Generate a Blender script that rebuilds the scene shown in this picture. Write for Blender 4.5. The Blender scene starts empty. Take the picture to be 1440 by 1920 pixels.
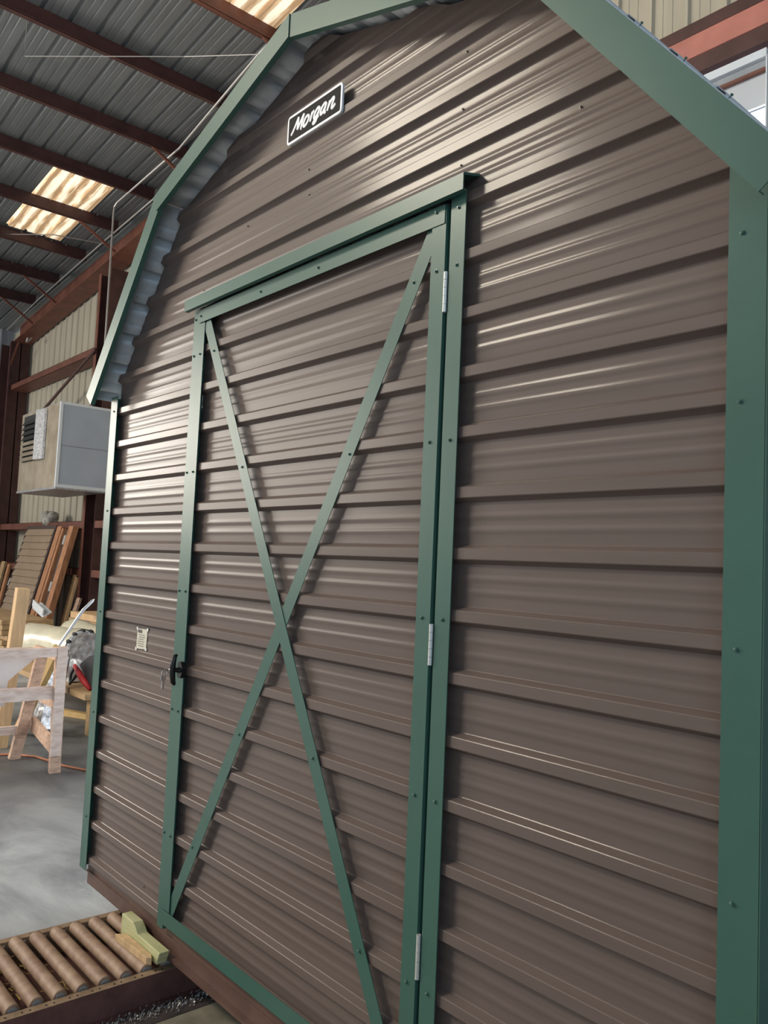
import bpy, math, random
from mathutils import Vector, Matrix
random.seed(7)
SC = bpy.context.scene
COL = SC.collection
H = 1.6            # all heights below are written relative to the lens; the floor lies H under it

# ------------------------------------------------------------------ camera
def setup_camera():
    yaw, pitch, roll = 0.8566, 0.0681, 0.0453
    cy, sy, cp, sp = math.cos(yaw), math.sin(yaw), math.cos(pitch), math.sin(pitch)
    fwd = Vector((-sy*cp, cy*cp, sp)); right = Vector((cy, sy, 0)); up = right.cross(fwd)
    cr, sr = math.cos(roll), math.sin(roll)
    r2 = right*cr + up*sr; u2 = -right*sr + up*cr
    cam = bpy.data.cameras.new('camera'); o = bpy.data.objects.new('camera', cam); COL.objects.link(o)
    m = Matrix((r2, u2, -fwd)).transposed().to_4x4()
    m.translation = Vector((1.42538, -1.47138, -0.01657 + H))
    o.matrix_world = m
    cam.sensor_fit = 'VERTICAL'; cam.sensor_height = 36.0; cam.lens = 1516.2/1920*36.0
    cam.clip_start = 0.02; cam.clip_end = 200
    SC.camera = o
setup_camera()

# ------------------------------------------------------------------ world, lights, exposure
w = bpy.data.worlds.new('sky'); SC.world = w; w.use_nodes = True
bg = w.node_tree.nodes['Background']
bg.inputs[0].default_value = (0.76, 0.87, 1.0, 1); bg.inputs[1].default_value = 0.38
SC.view_settings.view_transform = 'Standard'; SC.view_settings.look = 'None'
SC.view_settings.exposure = 0.0; SC.view_settings.gamma = 1.0
SC.view_settings.use_curve_mapping = False
def area(name, loc, target, sx, sy, power, col, spread=180):
    l = bpy.data.lights.new(name, 'AREA'); l.shape = 'RECTANGLE'; l.size = sx; l.size_y = sy
    l.energy = power; l.color = col; l.spread = math.radians(spread)
    o = bpy.data.objects.new(name, l); COL.objects.link(o)
    o.location = (loc[0], loc[1], loc[2] + H)
    d = Vector((target[0]-loc[0], target[1]-loc[1], target[2]-loc[2]))
    o.rotation_euler = d.to_track_quat('-Z', 'Y').to_euler()
    return o
# warm daylight through the roof lights and the open bay to the left of the shed front
area('bay_daylight', (-9.6, -4.9, 1.8), (-0.7, 0, 0.3), 5.4, 2.8, 400, (1.0, 0.92, 0.80))
area('rooflight_daylight', (-5.8, -5.9, 5.55), (-0.2, 0, 0.8), 2.4, 1.5, 560, (1.0, 0.90, 0.73))
area('back_wall_fill', (-16.5, -6.0, 2.6), (-12.0, 3.9, 0.6), 4.0, 2.0, 480, (1.0, 0.94, 0.84))  # added fill lamp that brightens the back wall and leaning doors
area('side_bay_daylight', (9.5, -5.5, 2.5), (0.7, 0, 0.6), 4.0, 3.5, 190, (0.60, 0.82, 1.0))

# ------------------------------------------------------------------ materials
def nm(name, col, rough=0.5, metal=0.0, var=0.0, vscale=8.0, stretch=(1, 1, 1), bump=0.0, bscale=60.0, col2=None, spec=0.5, coat=0.0, trans=0.0, emit=None, es=0.0, crough=.2, alpha=1.0, coord='Object'):
    m = bpy.data.materials.new(name); m.use_nodes = True
    nt = m.node_tree; b = nt.nodes['Principled BSDF']
    b.inputs['Base Color'].default_value = (*col, 1); b.inputs['Roughness'].default_value = rough
    b.inputs['Metallic'].default_value = metal; b.inputs['Specular IOR Level'].default_value = spec
    b.inputs['Coat Weight'].default_value = coat; b.inputs['Coat Roughness'].default_value = crough
    b.inputs['Transmission Weight'].default_value = trans
    b.inputs['Alpha'].default_value = alpha
    if emit: b.inputs['Emission Color'].default_value = (*emit, 1); b.inputs['Emission Strength'].default_value = es
    if var > 0 or col2 or bump > 0:
        tc = nt.nodes.new('ShaderNodeTexCoord'); mp = nt.nodes.new('ShaderNodeMapping')
        mp.inputs['Scale'].default_value = stretch
        nt.links.new(tc.outputs[coord], mp.inputs[0])
    if var > 0 or col2:
        n = nt.nodes.new('ShaderNodeTexNoise'); n.inputs['Scale'].default_value = vscale
        n.inputs['Detail'].default_value = 6; n.inputs['Roughness'].default_value = 0.6
        nt.links.new(mp.outputs[0], n.inputs[0])
        r = nt.nodes.new('ShaderNodeValToRGB')
        c2 = col2 if col2 else tuple(min(1, c*(1+var)) for c in col)
        c1 = col if col2 else tuple(c*(1-var) for c in col)
        r.color_ramp.elements[0].position = 0.36; r.color_ramp.elements[1].position = 0.64
        r.color_ramp.elements[0].color = (*c1, 1); r.color_ramp.elements[1].color = (*c2, 1)
        nt.links.new(n.outputs[0], r.inputs[0]); nt.links.new(r.outputs[0], b.inputs['Base Color'])
    if bump > 0:
        n2 = nt.nodes.new('ShaderNodeTexNoise'); n2.inputs['Scale'].default_value = bscale; n2.inputs['Detail'].default_value = 4
        bp = nt.nodes.new('ShaderNodeBump'); bp.inputs['Strength'].default_value = bump; bp.inputs['Distance'].default_value = 0.01
        nt.links.new(mp.outputs[0], n2.inputs[0]); nt.links.new(n2.outputs[0], bp.inputs['Height'])
        nt.links.new(bp.outputs[0], b.inputs['Normal'])
    return m
M = dict(
    brown=nm('brown_painted_steel', (0.140, 0.106, 0.094), 0.50, var=0.05, vscale=3, stretch=(.6, 1, 14), bump=0.015, bscale=500, spec=0.2, coat=0.22, crough=.15),
    green=nm('green_painted_steel', (0.050, 0.124, 0.100), 0.42, var=0.05, vscale=5, bump=0.015, bscale=400, spec=0.3, coat=.12, crough=.22),
    galv=nm('galvanised_underside', (0.54, 0.565, 0.60), 0.4, metal=0.2, var=0.08, vscale=20, bump=0.03),
    white=nm('white_painted_steel', (0.72, 0.78, 0.84), 0.35, var=0.02),
    skid=nm('brown_frame_steel', (0.115, 0.062, 0.047), 0.5, var=0.15, vscale=12, bump=0.05),
    screw=nm('green_screw', (0.05, 0.13, 0.10), 0.3, spec=0.7), bscrew=nm('brown_screw', (0.24, 0.19, 0.16), 0.3, spec=0.7),
    zinc=nm('zinc_hinge', (0.75, 0.76, 0.74), 0.3, metal=0.5), chrome=nm('chrome', (0.8, 0.8, 0.8), 0.15, metal=1.0),
    black=nm('black_plastic', (0.008, 0.009, 0.011), 0.3), white_sign=nm('white_sign_plastic', (0.85, 0.87, 0.93), 0.4),
    sign_dark=nm('dark_sign_ground', (0.035, 0.033, 0.032), 0.8, spec=.15), label=nm('sticker_paper', (0.62, 0.60, 0.50), 0.5, var=.05, vscale=60),
    ink=nm('sticker_ink', (0.05, 0.045, 0.045), 0.5), tape=nm('clear_tape', (0.80, 0.80, 0.76), 0.2),
    red=nm('red_oxide_steel', (0.165, 0.060, 0.040), 0.55, var=0.18, vscale=5, bump=0.04), 
    dred=nm('shaded_dark_red_steel', (0.075, 0.030, 0.027), 0.55, var=0.2, vscale=5, bump=0.04),  # red oxide steel with shade put into its colour
    deck=nm('roof_deck_steel', (0.20, 0.215, 0.225), 0.42, metal=0.2, var=0.12, vscale=3, stretch=(.4, 3, 1)),
    clad=nm('cream_cladding', (0.50, 0.46, 0.37), 0.5, var=0.07, vscale=2, stretch=(3, 3, .5)),
    gclad=nm('grey_cladding', (0.30, 0.33, 0.37), 0.5, var=0.07, vscale=2, stretch=(3, 3, .5)),
    rollm=nm('rusty_roller_steel', (0.25, 0.15, 0.10), 0.6, var=0.0, col2=(0.38, 0.255, 0.175), vscale=22, bump=0.05, bscale=120),
    rail=nm('tan_rail_steel', (0.30, 0.205, 0.13), 0.6, var=0.2, vscale=20, bump=0.05),
    railside=nm('maroon_rail_side', (0.15, 0.068, 0.06), 0.5, var=0.3, vscale=9, bump=0.08),
    bolt=nm('pale_bolt', (0.7, 0.66, 0.62), 0.4), hole=nm('hole_black', (0.01, 0.008, 0.007), 0.9),
    chip=nm('wood_chip', (0.52, 0.36, 0.11), 0.8, var=0.25, vscale=20),
    twood=nm('treated_lumber', (0.42, 0.43, 0.20), 0.7, col2=(0.58, 0.57, 0.33), vscale=3, stretch=(2, 10, 26), bump=0.05),
    lwood=nm('light_lumber', (0.62, 0.42, 0.23), 0.7, var=0.15, vscale=4, stretch=(8, 8, 1), bump=0.05),
    owood=nm('orange_stained_lumber', (0.46, 0.22, 0.11), 0.7, var=0.25, vscale=5, stretch=(6, 6, 1), bump=0.05),
    ywood=nm('yellow_lumber', (0.58, 0.40, 0.17), 0.7, var=0.15, vscale=6, bump=0.05),
    pwood=nm('pink_tinted_lumber', (0.80, 0.67, 0.61), 0.75, col2=(0.62, 0.47, 0.41), vscale=5, stretch=(5, 2, 8), bump=0.08, bscale=90),
    pwood2=nm('weathered_lumber', (0.58, 0.39, 0.29), 0.75, var=0.25, vscale=6, stretch=(6, 2, 5), bump=0.08, bscale=90),
    foam=nm('white_board', (0.85, 0.78, 0.76), 0.7, var=0.06, vscale=3),
    ply=nm('plywood', (0.44, 0.30, 0.16), 0.7, var=0.15, vscale=3, stretch=(1, 4, 6)),
    wrap=nm('plastic_wrapped_insulation', (0.62, 0.59, 0.46), 0.35, var=0.12, vscale=3, bump=0.35, bscale=9, coat=0.4),
    wrapend=nm('crumpled_roll_end', (0.30, 0.31, 0.33), 0.3, col2=(0.75, 0.76, 0.78), vscale=16, bump=0.6, bscale=30),
    clear=nm('crumpled_clear_plastic', (0.55, 0.60, 0.66), 0.2, col2=(0.85, 0.88, 0.92), vscale=12, bump=0.9, bscale=18),
    card=nm('cardboard', (0.44, 0.29, 0.20), 0.8, var=0.05), bagm=nm('black_bag_fabric', (0.016, 0.018, 0.024), 0.7, var=0.2),
    redf=nm('red_bag_trim', (0.42, 0.02, 0.03), 0.6), cord=nm('orange_cord', (0.55, 0.22, 0.12), 0.5),
    acm=nm('galvanised_cooler_side', (0.42, 0.48, 0.57), 0.5, metal=0.1, var=0.05, vscale=2), 
    actan=nm('weathered_cooler_front', (0.27, 0.225, 0.165), 0.7, col2=(0.38, 0.33, 0.26), vscale=3, bump=0.05),
    acd=nm('cooler_dark', (0.03, 0.032, 0.035), 0.8), foil=nm('foil_tape', (0.50, 0.51, 0.53), 0.4, metal=0.3, col2=(0.25, 0.25, 0.27), vscale=30),
    wad=nm('grey_insulation_wad', (0.42, 0.40, 0.37), 0.9, var=0.2, vscale=12), pipe=nm('conduit_grey', (0.42, 0.41, 0.40), 0.4, metal=0.4),
    wire=nm('wire_grey', (0.22, 0.20, 0.19), 0.5), lap=nm('brown_lap_siding', (0.34, 0.25, 0.175), 0.6, var=0.06, vscale=4),
    lapd=nm('dark_brown_trim', (0.07, 0.045, 0.038), 0.6), silver=nm('aluminium_rod', (0.62, 0.64, 0.67), 0.3, metal=0.6),
    mesh=nm('silver_foil_pack', (0.7, 0.72, 0.75), 0.25, metal=0.4, col2=(0.2, 0.2, 0.22), vscale=25, bump=0.6, bscale=20),
)
M['darkplate'] = nm('dark_floor_strip', (0.07, 0.055, 0.055), 0.6, var=.3, vscale=14, bump=.1)
M['slab'] = nm('tan_worn_slab', (0.17, 0.155, 0.115), 0.6, col2=(0.33, 0.30, 0.23), vscale=6, stretch=(1, 1, 1), bump=.06)
def skylight_mat():
    m = bpy.data.materials.new('backlit_fibreglass'); m.use_nodes = True; nt = m.node_tree
    b = nt.nodes['Principled BSDF']; b.inputs['Roughness'].default_value = 0.5
    tc = nt.nodes.new('ShaderNodeTexCoord'); mp = nt.nodes.new('ShaderNodeMapping'); mp.inputs['Scale'].default_value = (0.7, 9, 1)
    n = nt.nodes.new('ShaderNodeTexNoise'); n.inputs['Scale'].default_value = 2.2; n.inputs['Detail'].default_value = 6; n.inputs['Distortion'].default_value = .8
    r = nt.nodes.new('ShaderNodeValToRGB')
    e = r.color_ramp.elements; e[0].position = .32; e[0].color = (0.38, 0.24, 0.13, 1); e[1].position = .62; e[1].color = (1.0, 0.90, 0.70, 1)
    k = e.new(.46); k.color = (0.66, 0.47, 0.28, 1)
    nt.links.new(tc.outputs['Object'], mp.inputs[0]); nt.links.new(mp.outputs[0], n.inputs[0]); nt.links.new(n.outputs[0], r.inputs[0])
    wv = nt.nodes.new('ShaderNodeTexWave'); wv.bands_direction = 'Y'; wv.inputs['Scale'].default_value = 1.6; wv.inputs['Distortion'].default_value = 1.2; wv.inputs['Detail'].default_value = 3; wv.inputs['Detail Scale'].default_value = 1.5
    nt.links.new(tc.outputs['Object'], wv.inputs[0])
    mx = nt.nodes.new('ShaderNodeMath'); mx.operation = 'MULTIPLY_ADD'; mx.inputs[1].default_value = .42; mx.inputs[2].default_value = -.21
    ad = nt.nodes.new('ShaderNodeMath'); ad.operation = 'ADD'
    nt.links.new(wv.outputs[0], mx.inputs[0]); nt.links.new(mx.outputs[0], ad.inputs[0]); nt.links.new(n.outputs[0], ad.inputs[1]); nt.links.new(ad.outputs[0], r.inputs[0])
    nt.links.new(r.outputs[0], b.inputs['Emission Color']); nt.links.new(r.outputs[0], b.inputs['Base Color'])
    b.inputs['Emission Strength'].default_value = 0.85
    return m
M['sky'] = skylight_mat()
M['day'] = nm('daylight_opening', (0.9, 0.95, 1.0), 0.5, emit=(0.88, 0.94, 1.0), es=3.0)
M['canopy'] = nm('white_panel', (0.55, 0.59, 0.64), 0.5)
M['lit_beam'] = nm('lit_header_steel', (0.50, 0.19, 0.15), 0.5, var=0.1, vscale=4)  # light falling on the red oxide web, put into the colour
def concrete_mat():
    m = bpy.data.materials.new('worn_concrete'); m.use_nodes = True; nt = m.node_tree; b = nt.nodes['Principled BSDF']
    tc = nt.nodes.new('ShaderNodeTexCoord')
    n = nt.nodes.new('ShaderNodeTexNoise'); n.inputs['Scale'].default_value = 1.1; n.inputs['Detail'].default_value = 8; n.inputs['Roughness'].default_value = .65; n.inputs['Distortion'].default_value = .6
    mp = nt.nodes.new('ShaderNodeMapping'); mp.inputs['Scale'].default_value = (1.0, 1.9, 1); mp.inputs['Rotation'].default_value = (0, 0, .5)
    nt.links.new(tc.outputs['Object'], mp.inputs[0]); nt.links.new(mp.outputs[0], n.inputs[0])
    r = nt.nodes.new('ShaderNodeValToRGB'); e = r.color_ramp.elements
    e[0].position = .33; e[0].color = (0.24, 0.265, 0.30, 1); e[1].position = .66; e[1].color = (0.62, 0.65, 0.68, 1)
    nt.links.new(n.outputs[0], r.inputs[0])
    # pale chalky scratches
    n2 = nt.nodes.new('ShaderNodeTexNoise'); n2.inputs['Scale'].default_value = 7; n2.inputs['Detail'].default_value = 10; n2.inputs['Roughness'].default_value = .75; n2.inputs['Distortion'].default_value = 2.0
    nt.links.new(mp.outputs[0], n2.inputs[0])
    r2 = nt.nodes.new('ShaderNodeValToRGB'); r2.color_ramp.elements[0].position = .62; r2.color_ramp.elements[1].position = .72
    nt.links.new(n2.outputs[0], r2.inputs[0])
    mx = nt.nodes.new('ShaderNodeMix'); mx.data_type = 'RGBA'; mx.inputs[7].default_value = (0.75, 0.75, 0.74, 1)
    nt.links.new(r2.outputs[0], mx.inputs[0]); nt.links.new(r.outputs[0], mx.inputs[6])
    # dimmer light round the work table, put into the floor colour
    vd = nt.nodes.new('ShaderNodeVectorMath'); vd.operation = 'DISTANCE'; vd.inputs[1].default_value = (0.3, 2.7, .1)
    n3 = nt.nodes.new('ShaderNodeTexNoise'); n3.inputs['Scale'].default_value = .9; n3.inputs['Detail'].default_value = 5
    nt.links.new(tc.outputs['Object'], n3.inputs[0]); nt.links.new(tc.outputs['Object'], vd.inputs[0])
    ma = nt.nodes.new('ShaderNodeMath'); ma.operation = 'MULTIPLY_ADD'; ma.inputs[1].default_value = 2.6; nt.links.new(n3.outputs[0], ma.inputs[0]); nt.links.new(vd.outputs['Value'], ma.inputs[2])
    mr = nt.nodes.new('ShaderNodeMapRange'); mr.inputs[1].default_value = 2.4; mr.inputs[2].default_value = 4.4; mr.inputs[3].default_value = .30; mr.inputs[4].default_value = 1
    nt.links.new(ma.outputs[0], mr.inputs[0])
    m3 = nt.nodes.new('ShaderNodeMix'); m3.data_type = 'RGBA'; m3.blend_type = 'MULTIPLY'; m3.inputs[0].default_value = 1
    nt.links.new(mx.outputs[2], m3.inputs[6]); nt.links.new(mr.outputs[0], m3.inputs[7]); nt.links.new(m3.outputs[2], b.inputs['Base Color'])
    b.inputs['Roughness'].default_value = .42
    bp = nt.nodes.new('ShaderNodeBump'); bp.inputs['Strength'].default_value = .25; bp.inputs['Distance'].default_value = .02
    nt.links.new(n2.outputs[0], bp.inputs['Height']); nt.links.new(bp.outputs[0], b.inputs['Normal'])
    return m
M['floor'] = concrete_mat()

# ------------------------------------------------------------------ mesh helpers
SCALE = 1.0        # size of the far clutter about the lens height, so that its feet meet the floor
LENS = Vector((1.42538, -1.47138, -0.01657))
def sc_(v): return LENS + (Vector(v)-LENS)*SCALE if SCALE != 1.0 else Vector(v)
class MB:
    def __init__(s): s.v = []; s.f = []
    def add(s, vs, fs):
        n = len(s.v); s.v += [tuple(p) for p in vs]; s.f += [tuple(i+n for i in f) for f in fs]; return s
    def box(s, x0, x1, y0, y1, z0, z1):
        x0, x1 = min(x0, x1), max(x0, x1); y0, y1 = min(y0, y1), max(y0, y1); z0, z1 = min(z0, z1), max(z0, z1)
        return s.add([(x0,y0,z0),(x1,y0,z0),(x1,y1,z0),(x0,y1,z0),(x0,y0,z1),(x1,y0,z1),(x1,y1,z1),(x0,y1,z1)],
                     [(0,3,2,1),(4,5,6,7),(0,1,5,4),(1,2,6,5),(2,3,7,6),(3,0,4,7)])
    def prism(s, pts, axis, a, b):     # polygon pts (two coords) extruded along axis from a to b
        def mk(p, t):
            return {'x': (t, p[0], p[1]), 'y': (p[0], t, p[1]), 'z': (p[0], p[1], t)}[axis]
        n = len(pts); vs = [mk(p, a) for p in pts] + [mk(p, b) for p in pts]
        area2 = sum(pts[i][0]*pts[(i+1)%n][1]-pts[(i+1)%n][0]*pts[i][1] for i in range(n))
        flip = (area2 > 0) ^ (axis == 'y') ^ (b < a)
        f = [tuple(range(n)), tuple(range(2*n-1, n-1, -1))] + [(i, i+n, (i+1)%n+n, (i+1)%n) for i in range(n)]
        if flip: f = [tuple(reversed(q)) for q in f]
        return s.add(vs, f)
    def beam(s, p, q, wid, hgt, up=(0, 0, 1)):
        p, q = Vector(p), Vector(q); d = (q-p).normalized(); u = Vector(up)
        sd = d.cross(u)
        if sd.length < 1e-4: sd = d.cross(Vector((0, 1, 0)))
        sd.normalize(); u = sd.cross(d).normalized(); a = sd*wid/2; b = u*hgt/2
        vs = [p-a-b, p+a-b, p+a+b, p-a+b, q-a-b, q+a-b, q+a+b, q-a+b]
        return s.add(vs, [(0,1,2,3),(7,6,5,4),(0,4,5,1),(1,5,6,2),(2,6,7,3),(3,7,4,0)][::1])
    def tube(s, pts, r, n=8, cap=True):
        pts = [Vector(p) for p in pts]; rings = []; base = len(s.v); prev = None
        for i, p in enumerate(pts):
            t = (pts[min(i+1, len(pts)-1)] - pts[max(i-1, 0)]).normalized()
            if prev is None:
                a = t.cross(Vector((0, 0, 1)))
                if a.length < 1e-3: a = t.cross(Vector((1, 0, 0)))
            else: a = prev - t*prev.dot(t)
            a.normalize(); prev = a; b = t.cross(a); rr = r[i] if isinstance(r, (list, tuple)) else r
            s.v += [tuple(p + (a*math.cos(2*math.pi*k/n) + b*math.sin(2*math.pi*k/n))*rr) for k in range(n)]
        for i in range(len(pts)-1):
            for k in range(n):
                a0 = base+i*n+k; a1 = base+i*n+(k+1)%n
                s.f.append((a0, a0+n, a1+n, a1))
        if cap:
            s.f.append(tuple(base+k for k in range(n))); s.f.append(tuple(base+(len(pts)-1)*n+k for k in reversed(range(n))))
        return s
    def grid(s, rows):                 # rows of equal-length point lists
        n = len(rows[0]); base = len(s.v)
        for r in rows: s.v += [tuple(p) for p in r]
        for i in range(len(rows)-1):
            for k in range(n-1):
                a = base+i*n+k; s.f.append((a, a+1, a+n+1, a+n))
        return s
    def build(s, name, mat, parent=None, smooth=False, bevel=0.0, flat=None):
        s.v = [tuple(sc_(v)) for v in s.v]
        me = bpy.data.meshes.new(name); base = Vector((0, 0, 0))
        root = parent
        while root is not None and root.parent is not None: root = root.parent
        if root is not None: base = Vector(root['_b'])
        else:
            xs = [v[0] for v in s.v]; ys = [v[1] for v in s.v]; zs = [v[2] for v in s.v]
            base = Vector(((min(xs)+max(xs))/2, (min(ys)+max(ys))/2, min(zs)))
        me.from_pydata([tuple(Vector(v)-base) for v in s.v], [], s.f)
        me.validate(); me.update()
        o = bpy.data.objects.new(name, me); COL.objects.link(o)
        if parent is not None: o.parent = parent
        else: o.location = (base.x, base.y, base.z+H); o['_b'] = list(base)
        mats = mat if isinstance(mat, list) else [mat]
        for mm in mats: me.materials.append(M[mm] if isinstance(mm, str) else mm)
        if smooth:
            for p in me.polygons: p.use_smooth = True
            if smooth != 'all':
                try: me.set_sharp_from_angle(angle=math.radians(smooth if smooth is not True else 40))
                except Exception: pass
        if bevel:
            md = o.modifiers.new('bevel', 'BEVEL'); md.width = bevel; md.segments = 1; md.limit_method = 'ANGLE'
        return o
def B(): return MB()
def tag(o, label=None, cat=None, group=None, kind=None):
    if label: o['label'] = label
    if cat: o['category'] = cat
    if group: o['group'] = group
    if kind: o['kind'] = kind
    return o
def thing(name, base, label=None, cat=None, group=None, kind=None):
    o = bpy.data.objects.new(name, None); COL.objects.link(o); o.empty_display_size = .1
    base = sc_(base)
    o.location = (base[0], base[1], base[2]+H); o['_b'] = list(base)
    return tag(o, label, cat, group, kind)
def copy_tree(src, dx, parent=None):
    c = src.copy(); COL.objects.link(c)
    if parent is None: c.location = src.location + Vector(dx)
    else: c.parent = parent
    for ch in src.children: copy_tree(ch, dx, c)
    return c

FZ = -1.6
# =================================================================== THE SHED
P = 0.1524
Z0 = 0.0                                  # foot of rib number 0
RB = -1.385                               # foot of the siding
XL, XR, XM = -2.155, 0.785, -0.69         # outer faces of the side walls, ridge
KL, KR, RZ, KZ = -1.602, 0.222, 1.668, 1.380     # lower edge of the rake trim: knees and ridge
def rib_profile(zlo, zhi, h=0.021, minor=0.0016):
    """list of (z, out) for horizontal ribs at pitch P"""
    loc = [(0.0, 0), (0.0015, .06), (0.0105, .94), (0.0125, 1), (0.0365, 1), (0.0385, .94), (0.0475, .06), (0.0495, 0)]
    pts = []
    k0 = math.floor(zlo/P) - 1; k1 = math.ceil(zhi/P) + 1
    for k in range(k0, k1):
        z = Z0 + k*P
        for a, b in loc: pts.append((z+a, b*h, 0))
        for c in (0.0495 + (P-.0495)/3, 0.0495 + 2*(P-.0495)/3):
            n = 6
            z_a = c-.012
            pts += [(z+c-.013, 0, 1), (z+c-.009, minor*.15, 1), (z+c-.005, minor*.75, 1), (z+c-.002, minor, 1), (z+c+.002, minor, 1), (z+c+.005, minor*.75, 1), (z+c+.009, minor*.15, 1), (z+c+.013, 0, 1)]
        for c in (0.056, 0.064, 0.1, 0.104, 0.137, 0.145): pts.append((z+c, 0, 1))
    pts = sorted(pts)
    return [p for p in pts if zlo < p[0] < zhi]
rph = [(random.uniform(0, 6.3), random.uniform(25, 150), random.uniform(.5, 2.2), random.uniform(.5, 1)) for _ in range(12)]
def wav(x, z):
    return sum(a*math.sin(fz*z + ph + .9*math.sin(fx*x + ph*3)) for ph, fz, fx, a in rph)/len(rph)
def roof_in(z):   # half width limits of the gable at height z (just inside the rake trim)
    off = 0.045
    if z <= 0.60: return XL+.012, XR-.012
    def line(xa, za, xb, zb): return xa + (z-za)/(zb-za)*(xb-xa)
    if z < KZ+.035:
        l = line(-2.20, .65, KL, KZ); r = line(.82, .65, KR, KZ)
        return max(XL+.012, l-off), min(XR-.012, r+off)
    t = (z-(KZ+.035))/(RZ+.035-KZ-.035)
    return (KL-.04) + t*(XM-.02-(KL-.04)), (KR+.04) + t*(XM+.02-(KR+.04))
def siding(name, parent, zlo, zhi, xf, y=0.0, wamp=0.0009, mat='brown', step=0.09):
    prof = [(zlo, 0 if True else 0, 1)] + rib_profile(zlo+.0008, zhi-.0008) + [(zhi, 0, 1)]
    # first and last row take the height of the nearest profile point
    prof[0] = (zlo, prof[1][1], 0); prof[-1] = (zhi, prof[-2][1], 0)
    n = max(4, int((xf(zlo)[1]-xf(zlo)[0])/step)); mb = B(); rows = []
    for z, o, fl in prof:
        a, b = xf(z); row = []
        for i in range(n+1):
            x = a + (b-a)*i/n
            yy = y - o - (wamp*wav(x, z) if fl else 0.3*wamp*wav(x, z*.2))
            row.append((x, yy, z))
        rows.append(row)
    mb.grid(rows)
    return mb.build(name, mat, parent, smooth=26)
shed = thing('portable_shed', (XM, 1.2, -1.47), 'large brown ribbed metal barn shed with green trim and gambrel roof', 'shed')
DTOP = 0.965
siding('wall_sheet', shed, RB, DTOP, lambda z: (roof_in(z)[0], -1.375))
siding('wall_sheet', shed, RB, DTOP, lambda z: (-0.012, roof_in(z)[1]))
siding('wall_sheet', shed, DTOP, 1.70, roof_in, wamp=.0017)
# the rest of the shed body
B().box(XL, XL+.02, 0.03, 2.44, RB, .72).build('side_wall', 'white', shed)
side = B(); rows = []
for z, o, fl in [(RB, 0, 0)] + rib_profile(RB, .72) + [(.72, 0, 0)]: rows.append([(XR+o-.006, .04, z), (XR+o-.006, 2.44, z)])
side.grid(rows).build('side_wall', 'white', shed, smooth=26)
B().prism([(XL, RB), (XR, RB), (XR, .72), (.30, 1.40), (XM, 1.70), (-1.66, 1.40), (XL, .72)], 'y', 2.42, 2.44).build('rear_wall', 'brown', shed)
# floor frame: lipped channel under the siding
sk = B()
sk.box(-2.16, .79, .002, .03, -1.462, RB-.001)
sk.box(-2.16, .79, -.004, .006, -1.412, -1.404)
sk.box(-1.62, .79, -.020, .05, -1.468, -1.455)
sk.box(-2.16, -2.13, .03, 2.44, -1.46, RB); sk.box(.76, .79, .03, 2.44, -1.46, RB); sk.box(-2.16, .79, 2.41, 2.44, -1.46, RB)
for yy in (.4, .8, 1.2, 1.6, 2.0): sk.box(-2.12, .75, yy, yy+.04, -1.46, RB)
sk.box(-2.14, .77, .03, 2.42, -1.40, -1.388)
sk.build('floor_frame', 'skid', shed)
# roof sheet, ribs along the shed
def offset_poly(pts, d):
    out = []
    for i, p in enumerate(pts):
        ns = []
        for a, b in ((i-1, i), (i, i+1)):
            if a >= 0 and b < len(pts):
                t = Vector((pts[b][0]-pts[a][0], pts[b][1]-pts[a][1])).normalized(); ns.append(Vector((-t.y, t.x)))
        n = sum(ns, Vector((0, 0))).normalized(); k = d/ n.dot(ns[0]); out.append((p[0]+n.x*k, p[1]+n.y*k))
    return out
low = [(-2.187, .655), (KL, KZ), (XM-.012, RZ), (KR, KZ), (.813, .655)]
upp = offset_poly(low, .075)
path = offset_poly(low, .058)
def roof_panel(a, b, first):
    a, b = Vector(a), Vector(b); L = (b-a).length; t = (b-a)/L; n = Vector((-t.y, t.x)); pts = []
    s = first
    prof = [(0, 0)]
    while s < L-.01:
        for ds, o in ((-.028, 0), (-.018, .020), (.008, .020), (.020, 0), (.055, 0), (.060, .002), (.068, .002), (.073, 0), (.1, 0)):
            if 0.002 < s+ds < L-.002: prof.append((s+ds, o))
        s += P
    prof.append((L, 0))
    prof = sorted(prof)
    return [tuple(a+t*q+n*(o+.004)) for q, o in prof]
for a, b, first in ((path[0], path[1], .03), (path[1], path[2], .14), (path[2], path[3], .07), (path[3], path[4], .12)):
    pr = roof_panel(a, b, first)
    rows = [[(x, y, z) for y in (-.098, .3, 1.2, 2.52)] for x, z in pr]
    o = B().grid(rows).build('roof_sheet', 'galv', shed, smooth=26)
    md = o.modifiers.new('gauge', 'SOLIDIFY'); md.thickness = .002; md.offset = 0
# rake trim, four lengths
def rake(i, front=-.122, ext0=0.0, ext1=0.0):
    a, b, c, d = Vector(low[i]), Vector(low[i+1]), Vector(upp[i+1]), Vector(upp[i])
    t = (b-a).normalized(); a = a-t*ext0; b = b+t*ext1; c = c+t*ext1; d = d-t*ext0
    m = B().prism([tuple(a), tuple(b), tuple(c), tuple(d)], 'y', front, front+.0025)
    n = Vector((-t.y, t.x))
    m.prism([tuple(d-n*.0022), tuple(c-n*.0022), tuple(c), tuple(d)], 'y', front+.002, front+.03)
    m.prism([tuple(a), tuple(b), tuple(b+n*.0022), tuple(a+n*.0022)], 'y', front+.002, front+.02)
    return m.build('rake_trim', 'green', shed)
rake(0, -.122); rake(1, -.126, .012); rake(2, -.122); rake(3, -.124)
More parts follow.
